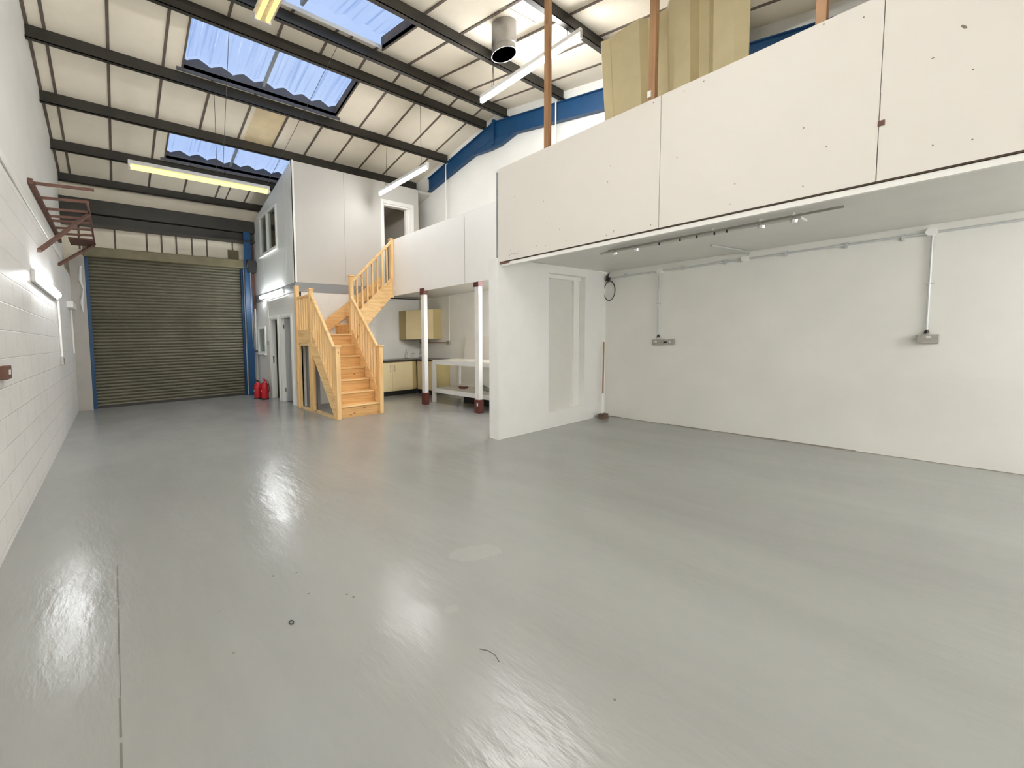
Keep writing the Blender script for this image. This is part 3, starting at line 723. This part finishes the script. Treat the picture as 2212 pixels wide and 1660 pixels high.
batten('fluorescent_batten', 'added fill tube, out of view on the wall behind the camera', (.3, -2.50), (3.6, -2.50), 2.3, 'x', 'tube_fill_rear')  # unseen lamp added as fill from the camera end
batten('fluorescent_batten', 'added fill tube, out of view on the rear wall under the big mezzanine', (4.8, -2.50), (7.0, -2.50), 2.2, 'x', 'tube_fill_bay')  # unseen lamp added to brighten the bay under the mezzanine
batten('fluorescent_batten', 'added fill tube under the white mezzanine, hidden behind the wing wall', (6.0, 4.12), (7.15, 4.12), 2.39, 'x', 'tube_fill_kitchen')  # hidden lamp added to brighten the kitchen corner
# LED batten on left wall
t = thing('wall_batten', 'white strip light fixed along the left block wall near the shutter', 'light', (-.65, 6.7, 2.2))
build('housing', MB().box(-.70, -.66, 5.62, 7.78, 2.15, 2.29), 'lamp_body', t, bevel=.01)
dm = MB(); dm.tube([(-.655, 5.70, 2.225), (-.655, 7.70, 2.225)], .045, 14)
build('diffuser', dm, 'tube_wall', t, smooth=True, label='glowing diffuser')
# LED batten on office side wall
t = thing('wall_batten', 'white strip light under the grey band beside the office doors', 'light', (3.33, 9.6, 2.5))
build('housing', MB().box(3.34, 3.40, 8.85, 10.42, 2.56, 2.66), 'lamp_white', t, bevel=.006)
build('diffuser', MB().tube([(3.325, 8.88, 2.60), (3.325, 10.40, 2.60)], .035, 12), 'tube_cool', t, smooth=True, label='glowing diffuser')
build('reflector', MB().bar((3.345, 8.75, 2.50), (3.345, 10.2, 2.50), .05, .03), 'lamp_white', t)
build('feed_conduit', MB().tube([(3.375, 10.05, 2.52), (3.375, 10.0, 2.44), (3.375, 9.98, 2.35), (3.375, 10.0, 1.46)], .012, 8), 'conduit_white', t)
build('switch_box', MB().box(3.35, 3.40, 9.97, 10.04, 1.36, 1.46), 'socket', t)

# ---------------------------------------------------------------- flue
t = thing('flue_pipe', 'short galvanised round flue pipe sticking down through the ceiling', 'pipe', (4.85, 3.87, 5.38))
fl_ = MB(); fl_.tube([(4.85, 3.87, 5.88), (4.85, 3.87, 5.50), (4.85, 3.87, 5.49), (4.85, 3.87, 5.42), (4.85, 3.87, 5.41), (4.85, 3.87, 5.41), (4.85, 3.87, 5.86)], [.165, .165, .155, .155, .172, .16, .15], 32, caps=False)
build('pipe', fl_, 'galv', t, smooth=True)
build('ceiling_plate', MB().add([(4.58, 3.62, zc(3.62)-.01), (5.15, 3.58, zc(3.58)-.01), (5.18, 4.10, zc(4.1)-.01), (4.62, 4.12, zc(4.12)-.01), (4.58, 3.62, zc(3.62)), (5.15, 3.58, zc(3.58)), (5.18, 4.10, zc(4.1)), (4.62, 4.12, zc(4.12))],
      [(0, 1, 2, 3), (7, 6, 5, 4), (0, 4, 5, 1), (1, 5, 6, 2), (2, 6, 7, 3), (3, 7, 4, 0)]), 'ceil_panel', t)

# ---------------------------------------------------------------- things on the big mezzanine
for i, (yy, lab) in enumerate(((3.04, 'brown timber post crossing in front of the brightest tube light'), (1.90, 'brown timber post in front of the cream folded sheet, white lump near its foot'),
                               (.78, 'brown timber post nearest the camera, right of the cream folded sheet'))):
    t = thing('timber_post', lab, 'post', (4.62, yy, 2.7), 'timber posts behind the mezzanine parapet')
    build('post', MB().box(4.585, 4.655, yy-.028, yy+.028, 2.70, zc(yy)-.01), 'timber_z', t, bevel=.003)
    if i == 1: build('lump', MB().box(4.57, 4.60, yy+.0, yy+.03, 3.77, 3.83), 'gloss_white', t, label='small white lump')
sh = MB(); prof = []
pt = [(2.66, .10), (2.60, -.02), (2.52, .02), (2.50, .0), (2.20, -.02), (2.15, .07), (1.98, .09), (1.93, .0), (1.74, -.02), (1.70, .08), (1.62, .09), (1.56, .0), (1.40, .0), (1.30, .04)]
vs = []; fs = []
for (yy, dx) in pt:
    for (zz, lean) in ((2.70, .42), (4.86, 0)):
        f_ = (yy-1.3)/(1.36)
        for th in (0, .012): vs.append((5.0+dx+th, yy-lean*.22*f_*(4.86-zz)/2.16*1.6, zz))
for i in range(len(pt)-1):
    o = 4*i; fs += [(o, o+4, o+6, o+2), (o+1, o+3, o+7, o+5), (o+2, o+6, o+7, o+3), (o, o+1, o+5, o+4)]
fs += [(0, 2, 3, 1), (4*(len(pt)-1), 4*(len(pt)-1)+1, 4*(len(pt)-1)+3, 4*(len(pt)-1)+2)]
sh.add(vs, fs)
solo('folded_sheet', 'cream folded roofing sheet standing upright on the big mezzanine', 'sheet', sh, 'sheet_cream')

# ---------------------------------------------------------------- under the big mezzanine
t = thing('track_light', 'slim rail of small spotlights fixed under the big mezzanine', 'track light', (5.33, 1.7, 2.45))
build('rail', MB().box(5.325, 5.345, .72, 2.66, 2.485, 2.505), 'galv', t)
for yy in (2.58, 2.34, 1.24, 1.02):
    h = MB().lathe((5.335, yy, 2.43), [(.012, 0), (.026, .004), (.03, .03), (.012, .055)], 12)
    build('spotlight', h, 'chrome', t, smooth=True)
for yy in (1.6, 2.1, 1.9, 1.75, 1.5): build('clip', MB().box(5.33, 5.34, yy-.006, yy+.006, 2.455, 2.49), 'black', t)
for yy in (1.6, 1.24, 1.02): build('hanger', MB().lathe((5.30, yy, 2.495), [(.004, 0), (.012, .003), (.012, .03)], 8), 'pvc', t)
solo('unlit_diffuser', 'flat unlit white diffuser under the big mezzanine behind the spotlight rail', 'light', MB().box(5.50, 5.72, 1.0, 2.85, 2.49, 2.518), 'soffit', bevel=.01)

t = thing('conduit_run', 'long steel conduit run along the top of the right wall', 'conduit', (7.27, 1.7, 2.42))
build('pipe', MB().tube([(7.275, 3.70, 2.405), (7.275, 2.0, 2.42), (7.275, YB, 2.455)], .013, 8), 'conduit', t)
for yy in (3.35, 2.55, 2.05, 1.45, .95, .55): build('saddle_clip', MB().box(7.26, 7.30, yy-.01, yy+.01, 2.385, 2.455), 'conduit', t)
for yy, zz in ((2.845, 2.41), (1.84, 2.425), (.37, 2.44)):
    build('junction_box', MB().tube([(7.245, yy, zz), (7.30, yy, zz)], .04, 20), 'pvc', t, label='round white junction box')
build('branch_pipe', MB().tube([(7.275, 1.82, 2.45), (7.275, 1.80, 2.505), (6.9, 1.83, 2.508), (6.25, 1.90, 2.508)], .010, 8), 'conduit', t)
for (yy, lab, w2) in ((2.85, 'steel conduit dropping to the twin metal socket nearer the wing wall', 0), (.365, 'steel conduit dropping to the metal socket at far right', 1)):
    tt = thing('conduit_drop', lab, 'conduit', (7.28, yy, 1.38), 'conduit drops on the right wall')
    build('pipe', MB().tube([(7.28, yy, 1.40), (7.28, yy, 2.41)], .011, 8), 'conduit', tt); build('saddle_clip', MB().box(7.268, 7.30, yy-.032, yy+.032, 1.90, 1.912), 'conduit', tt)
    build('gland', MB().tube([(7.28, yy, 1.375), (7.28, yy, 1.42)], [.020, .011], 10), 'black', tt)
t = thing('socket', 'metal-clad twin wall socket with a linked smaller box, nearer the wing wall', 'socket', (7.28, 2.85, 1.25), 'metal sockets on the right wall')
build('back_box', MB().box(7.25, 7.30, 2.775, 2.925, 1.255, 1.345), 'socket', t, bevel=.006); build('front_plate', MB().box(7.245, 7.251, 2.785, 2.915, 1.262, 1.338), 'socket', t)
build('switch', MB().box(7.238, 7.246, 2.855, 2.885, 1.295, 1.325), 'socket_face', t); build('link', MB().tube([(7.28, 2.775, 1.30), (7.28, 2.72, 1.30)], .010, 8), 'black', t)
build('spur_box', MB().box(7.25, 7.30, 2.635, 2.725, 1.255, 1.345), 'socket', t, bevel=.005); build('switch', MB().box(7.242, 7.251, 2.67, 2.69, 1.285, 1.32), 'socket_face', t)
t = thing('socket', 'metal-clad twin wall socket at far right, single box', 'socket', (7.28, .36, 1.28), 'metal sockets on the right wall')
build('back_box', MB().box(7.24, 7.30, .285, .425, 1.27, 1.365), 'socket', t, bevel=.006); build('switch', MB().box(7.232, 7.241, .335, .365, 1.33, 1.35), 'socket_face', t)
build('toggle', MB().box(7.25, 7.27, .425, .445, 1.31, 1.325), 'socket', t)

# broom
t = thing('broom', 'broom with wooden handle leaning in the corner by the wing wall', 'broom', (7.02, 3.56, 0))
build('handle', MB().tube([(7.03, 3.575, .08), (7.10, 3.60, .42)], .012, 8), 'pvc', t, label='white lower half of the handle'); build('handle', MB().tube([(7.10, 3.60, .42), (7.17, 3.63, 1.31)], .012, 8), 'timber_z', t, label='brown upper half of the handle')
build('head', MB().box(6.95, 7.10, 3.50, 3.60, .05, .085), 'broom_head', t, bevel=.006); build('bristles', MB().prism([(6.96, .05), (7.09, .05), (7.12, 0), (6.93, 0)], 1, 3.505, 3.595), 'broom_head', t)
# cable coil
t = thing('cable_coil', 'loose black cable coil hanging in the corner near the wing wall top', 'cable', (7.24, 3.6, 2.0))
pts = [(7.27-.00, 3.60+.09*cos(a), 2.19+.165*sin(a)) for a in [i*2*pi/24+1.2 for i in range(34)]]
pts = [(7.27-.0008*i, p[1]-.0005*i, p[2]) for i, p in enumerate(pts)]
build('cable', MB().tube(pts, .007, 6), 'cable', t, smooth=True)
build('cable', MB().tube([(7.26, 3.62, 2.36), (7.25, 3.64, 2.44), (7.26, 3.60, 2.50), (7.27, 3.63, 2.43), (7.25, 3.58, 2.40)], .012, 6), 'cable', t, smooth=True)
build('gland', MB().lathe((7.26, 3.62, 2.36), [(.01, 0), (.035, .012), (.03, .05), (.01, .06)], 10), 'black', t)

# ---------------------------------------------------------------- workbench
t = thing('workbench', 'white painted two-tier timber workbench behind the square posts', 'workbench', (6.4, 5.8, 0))
bx0, bx1, by0, by1 = 6.03, 6.80, 4.7, 6.76
build('top', MB().box(bx0, bx1, by0, by1, .93, .955), 'bench_top', t); build('edge_rail', MB().box(bx0-.02, bx0+.02, by0, by1, .86, .95), 'bench_paint', t)
build('edge_rail', MB().box(bx0, bx1, by1-.02, by1+.015, .87, .95), 'bench_paint', t)
build('shelf', MB().box(bx0, bx1, by0, by1, .30, .325), 'bench_top', t); build('edge_rail', MB().box(bx0-.02, bx0+.02, by0, by1, .23, .325), 'bench_paint', t); build('back_rail', MB().box(bx1-.02, bx1+.02, by0, by1, .32, .37), 'bench_paint', t)
for x, y_ in ((bx0, by1-.03), (bx1, by1-.03), (bx0, by0+.03), (bx1, by0+.03)): build('leg', MB().box(x-.035, x+.035, y_-.04, y_+.04, 0, .93), 'bench_paint', t, bevel=.004)
solo('tray', 'small dark red-brown dish on the workbench lower shelf', 'dish', MB().lathe((6.42, 6.22, .325), [(.07, 0), (.10, .012), (.105, .045), (.09, .045)], 20), 'redbrown', smooth=True)
solo('tool_box', 'black box on the floor under the workbench', 'box', MB().box(6.5, 6.85, 5.5, 6.3, 0, .20), 'black', bevel=.01)
solo('leaning_board', 'pale board leaning on the wall behind the workbench', 'board', MB().prism([(7.18, .90), (7.20, .90), (7.29, 1.46), (7.27, 1.46)], 1, 5.6, 6.95), 'board_cream')
cl = thing('scrap_pile', 'low heap of grey offcuts on the workbench lower shelf', 'scraps', (6.5, 5.7, .325))
random.seed(5)
for k in range(6): build('offcut', MB().bar((6.35+.06*k, 5.35+.1*k, .345+.01*k), (6.5+.04*k, 5.75+.07*k, .35+.01*k), .05, .03), 'steel_grey', cl)

# ---------------------------------------------------------------- kitchen
def base_cab(label, x0, x1, y0, y1, facing, doors, plinth=True):
    t = thing('base_cabinet', label, 'cabinet', ((x0+x1)/2, (y0+y1)/2, 0), 'kitchen base cabinets')
    if facing == 'y': build('body', MB().box(x0, x1, y0+.02, y1, .12, .86), 'cab_side_shade', t); build('plinth', MB().box(x0, x1, y0+.05, y0+.07, 0, .12), 'black', t, label='black plinth')
    else: build('body', MB().box(x0+.02, x1, y0, y1, .12, .86), 'cab_side_shade', t); build('plinth', MB().box(x0+.05, x0+.07, y0, y1, 0, .12), 'black', t, label='black plinth')
    for a, b_, h in doors:
        if facing == 'y':
            d = build('door', MB().box(a+.003, b_-.003, y0, y0+.018, .12, .85), 'cab_face', t, bevel=.002)
            build('handle', MB().tube([(h, y0, .62), (h, y0-.025, .65), (h, y0-.025, .75), (h, y0, .78)], .006, 6), 'galv', d, smooth=True)
        else:
            d = build('door', MB().box(x0, x0+.018, a+.003, b_-.003, .12, .85), 'cab_face', t, bevel=.002)
            build('handle', MB().tube([(x0, h, .62), (x0-.025, h, .65), (x0-.025, h, .75), (x0, h, .78)], .006, 6), 'galv', d, smooth=True)
base_cab('cream double-door base cabinet under the worktop beside the stairs', 5.48, 6.70, 8.15, 8.74, 'y', ((5.48, 5.905, 5.84), (5.905, 6.56, 5.975)))
base_cab('cream base cabinet against the right wall, end panel facing the workbench', 6.70, 7.29, 7.55, 8.15, 'x', ((7.56, 8.13, 7.66),))
w = MB().box(5.48, 7.29, 8.12, 8.745, .865, .905); w.box(6.67, 7.29, 7.53, 8.12, .865, .905)
solo('worktop', 'dark L-shaped kitchen worktop over the cream cabinets', 'worktop', w, 'worktop')
t = thing('wall_cabinet', 'cream diagonal corner wall cabinet with a small chrome knob', 'cabinet', (7.0, 8.3, 1.42))
build('body', MB().prism([(6.60, 8.745), (6.60, 8.46), (7.01, 7.82), (7.295, 7.82), (7.295, 8.745)], 2, 1.42, 2.19), 'cab_side_shade', t)
d = build('door', MB().prism([(6.595, 8.445), (6.585, 8.435), (6.985, 7.805), (6.995, 7.815)], 2, 1.425, 2.185), 'cab_face', t)
build('knob', MB().tube([(6.84, 8.02, 1.51), (6.82, 8.01, 1.51), (6.82, 8.01, 1.58), (6.84, 8.02, 1.58)], .006, 6), 'chrome', d)
for i, x in enumerate((6.63, 7.05)):
    t = thing('bottle', ['clear plastic bottle on the worktop, left of the white post', 'clear plastic bottle on the worktop, close beside the white post'][i], 'bottle', (x, 8.5-.1*i, .905), 'bottles on the kitchen worktop')
    build('body', MB().lathe((x, 8.5-.1*i, .905), [(.035, 0), (.04, .01), (.04, .12), (.03, .16), (.014, .20), (.014, .22)], 14), 'glass', t, smooth=True)
    build('cap', MB().lathe((x, 8.5-.1*i, 1.125), [(.017, 0), (.017, .025)], 10), 'socket', t); build('label_band', MB().lathe((x, 8.5-.1*i, .95), [(.041, 0), (.041, .05)], 14), 'blind', t)
t = thing('tap', 'small chrome tap at the back of the worktop', 'tap', (6.95, 8.62, .905))
build('spout', MB().tube([(6.95, 8.66, .905), (6.95, 8.66, 1.02), (6.95, 8.60, 1.05), (6.95, 8.54, 1.02)], .009, 8), 'chrome', t, smooth=True)
t = thing('wall_switch', 'metal switch box on the kitchen wall right of the wall cabinets', 'socket', (7.27, 7.55, 1.31))
build('box', MB().box(7.24, 7.295, 7.49, 7.60, 1.28, 1.37), 'socket', t, bevel=.005); build('pipe', MB().tube([(7.275, 7.60, 1.32), (7.275, 8.70, 1.32)], .012, 8), 'timber_z', t, label='dark brown conduit'); build('drop_pipe', MB().tube([(7.28, 7.53, 1.37), (7.28, 7.53, 2.51)], .009, 8), 'conduit_white', t)
solo('wall_bracket', 'short dark pipe stub on the wall beside the wing wall edge, below the white mezzanine', 'bracket', MB().tube([(7.18, 5.75, 2.07), (7.30, 5.75, 2.07)], .03, 10), 'black')

# ---------------------------------------------------------------- fire extinguishers
for i, (x, y_, h, lab) in enumerate(((3.05, 10.05, .47, 'red fire extinguisher nearer the shutter, left of the pair'), (3.16, 9.83, .50, 'red fire extinguisher nearer the office doors, right of the pair'))):
    t = thing('fire_extinguisher', lab, 'fire extinguisher', (x, y_, 0), 'fire extinguishers by the office doors')
    build('cylinder', MB().lathe((x, y_, .02), [(.085, 0), (.095, .015), (.095, h-.17), (.085, h-.13), (.05, h-.09), (.025, h-.07), (.022, h-.05)], 20), 'ext_red', t, smooth=True)
    build('base_skirt', MB().lathe((x, y_, 0), [(.10, 0), (.10, .03), (.09, .035)], 20), 'black', t)
    hd = MB().box(x-.03, x+.02, y_-.012, y_+.012, h-.03, h+.0); hd.bar((x-.06, y_, h+.03), (x+.02, y_, h+.0), .02, .012); hd.bar((x-.06, y_, h-.02), (x, y_, h-.01), .02, .01)
    build('valve_handle', hd, 'black' if i == 0 else 'ext_red', t)
    build('hose', MB().tube([(x+.02, y_-.01, h-.02), (x+.08, y_-.03, h-.06), (x+.10, y_-.05, h-.2), (x+.08, y_-.07, h-.32)], .010, 7), 'black', t, smooth=True)
    build('label', MB().tube([(x, y_, .16), (x, y_, .30)], .0965, 20, caps=False), 'ext_red', t)
    build('label_panel', MB().box(x-.0975, x-.094, y_-.03, y_+.02, .2, .24), 'ext_label', t, label='small white print')

# ---------------------------------------------------------------- small services
t = thing('wall_conduit', 'white conduit down the left wall from the strip light to a grey box', 'conduit', (-.68, 8.0, 1.2))
build('pipe', MB().tube([(-.68, 7.95, 2.16), (-.68, 7.99, 1.28)], .016, 8), 'conduit_white', t); build('switch_box', MB().box(-.70, -.655, 7.88, 8.1, 1.16, 1.26), 'socket', t, bevel=.004)
t = thing('wall_conduit', 'white conduit at the left wall end beside the grey pier', 'conduit', (-.68, 10.1, 1.2))
build('pipe', MB().tube([(-.68, 10.3, 2.2), (-.68, 10.35, 1.30)], .02, 8), 'conduit_white', t); build('top_box', MB().box(-.70, -.60, 9.7, 10.6, 2.2, 2.32), 'gloss_white', t)
t = thing('wall_switch', 'dark brown metal switch box on the left block wall, cut by the picture edge', 'socket', (-.68, 3.92, 1.22))
build('box', MB().box(-.70, -.65, 3.86, 4.01, 1.215, 1.315), 'rust', t, bevel=.004); build('rocker', MB().box(-.652, -.645, 3.90, 3.95, 1.25, 1.285), 'socket_face', t)
for (yy, z0, z1, lab) in ((7.46, 3.70, 5.73, 'white conduit down the right wall from a purlin end, over the white mezzanine'), (4.54, 3.4, 5.80, 'white conduit down the right wall beside the flue pipe, over the big mezzanine')):
    solo('wall_conduit', lab, 'conduit', MB().tube([(7.15, yy, z0), (7.15, yy, z1-.04), (7.17, yy-.0, z1), (7.22, yy, z1+.02)], .013, 8), 'conduit_white', smooth=True)
solo('hanging_cable', 'pale cable tails hanging beside the shutter on the left', 'cable', MB().tube([(-.5, 10.90, 3.2), (-.52, 10.89, 2.9), (-.47, 10.905, 2.7), (-.52, 10.89, 2.4), (-.5, 10.91, 2.2)], [.02, .03, .012, .03, .01], 8), 'blind', smooth=True)
solo('wall_patch', 'rectangular yellow-brown stain board on the wall above the shutter right end', 'board', MB().box(2.72, 3.0, 11.12, 11.148, 3.62, 3.92), 'hood')
solo('metal_washer', 'small metal ring lying on the grey floor', 'ring', MB().tube([(.700+.011*cos(a), 1.894+.014*sin(a), .003) for a in [k*pi/8 for k in range(17)]], .0025, 6, caps=False), 'black')

# dirt line along the foot of the walls
j = MB(); random.seed(9); y = -2.5
while y < 3.6:
    L = random.uniform(.2, .6); h_ = random.uniform(.003, .011); j.prism([(XR-.012, 0), (XR, 0), (XR, h_), (XR-.006, h_)], 1, y, y+L); y += L
struct('trim_4', j, 'seam')

f = MB(); random.seed(4)
for (x, y) in ((.41, 2.2), (.76, 2.35), (.895, 2.3), (.87, 2.06), (1.07, 1.89), (.40, 1.86), (1.05, 1.93), (1.6, .75)):
    r = random.uniform(.005, .011); f.prism([(x+r*cos(a)*random.uniform(.5, 1.3), y+.6*r*sin(a)) for a in (0, 1, 2.2, 3.1, 4.2, 5.2)], 2, 0, .0015)
f.tube([(1.36, 1.23, .001), (1.385, 1.20, .001), (1.39, 1.165, .001), (1.375, 1.13, .001)], .0025, 5)
struct('trim_5', f, 'joint_dark')
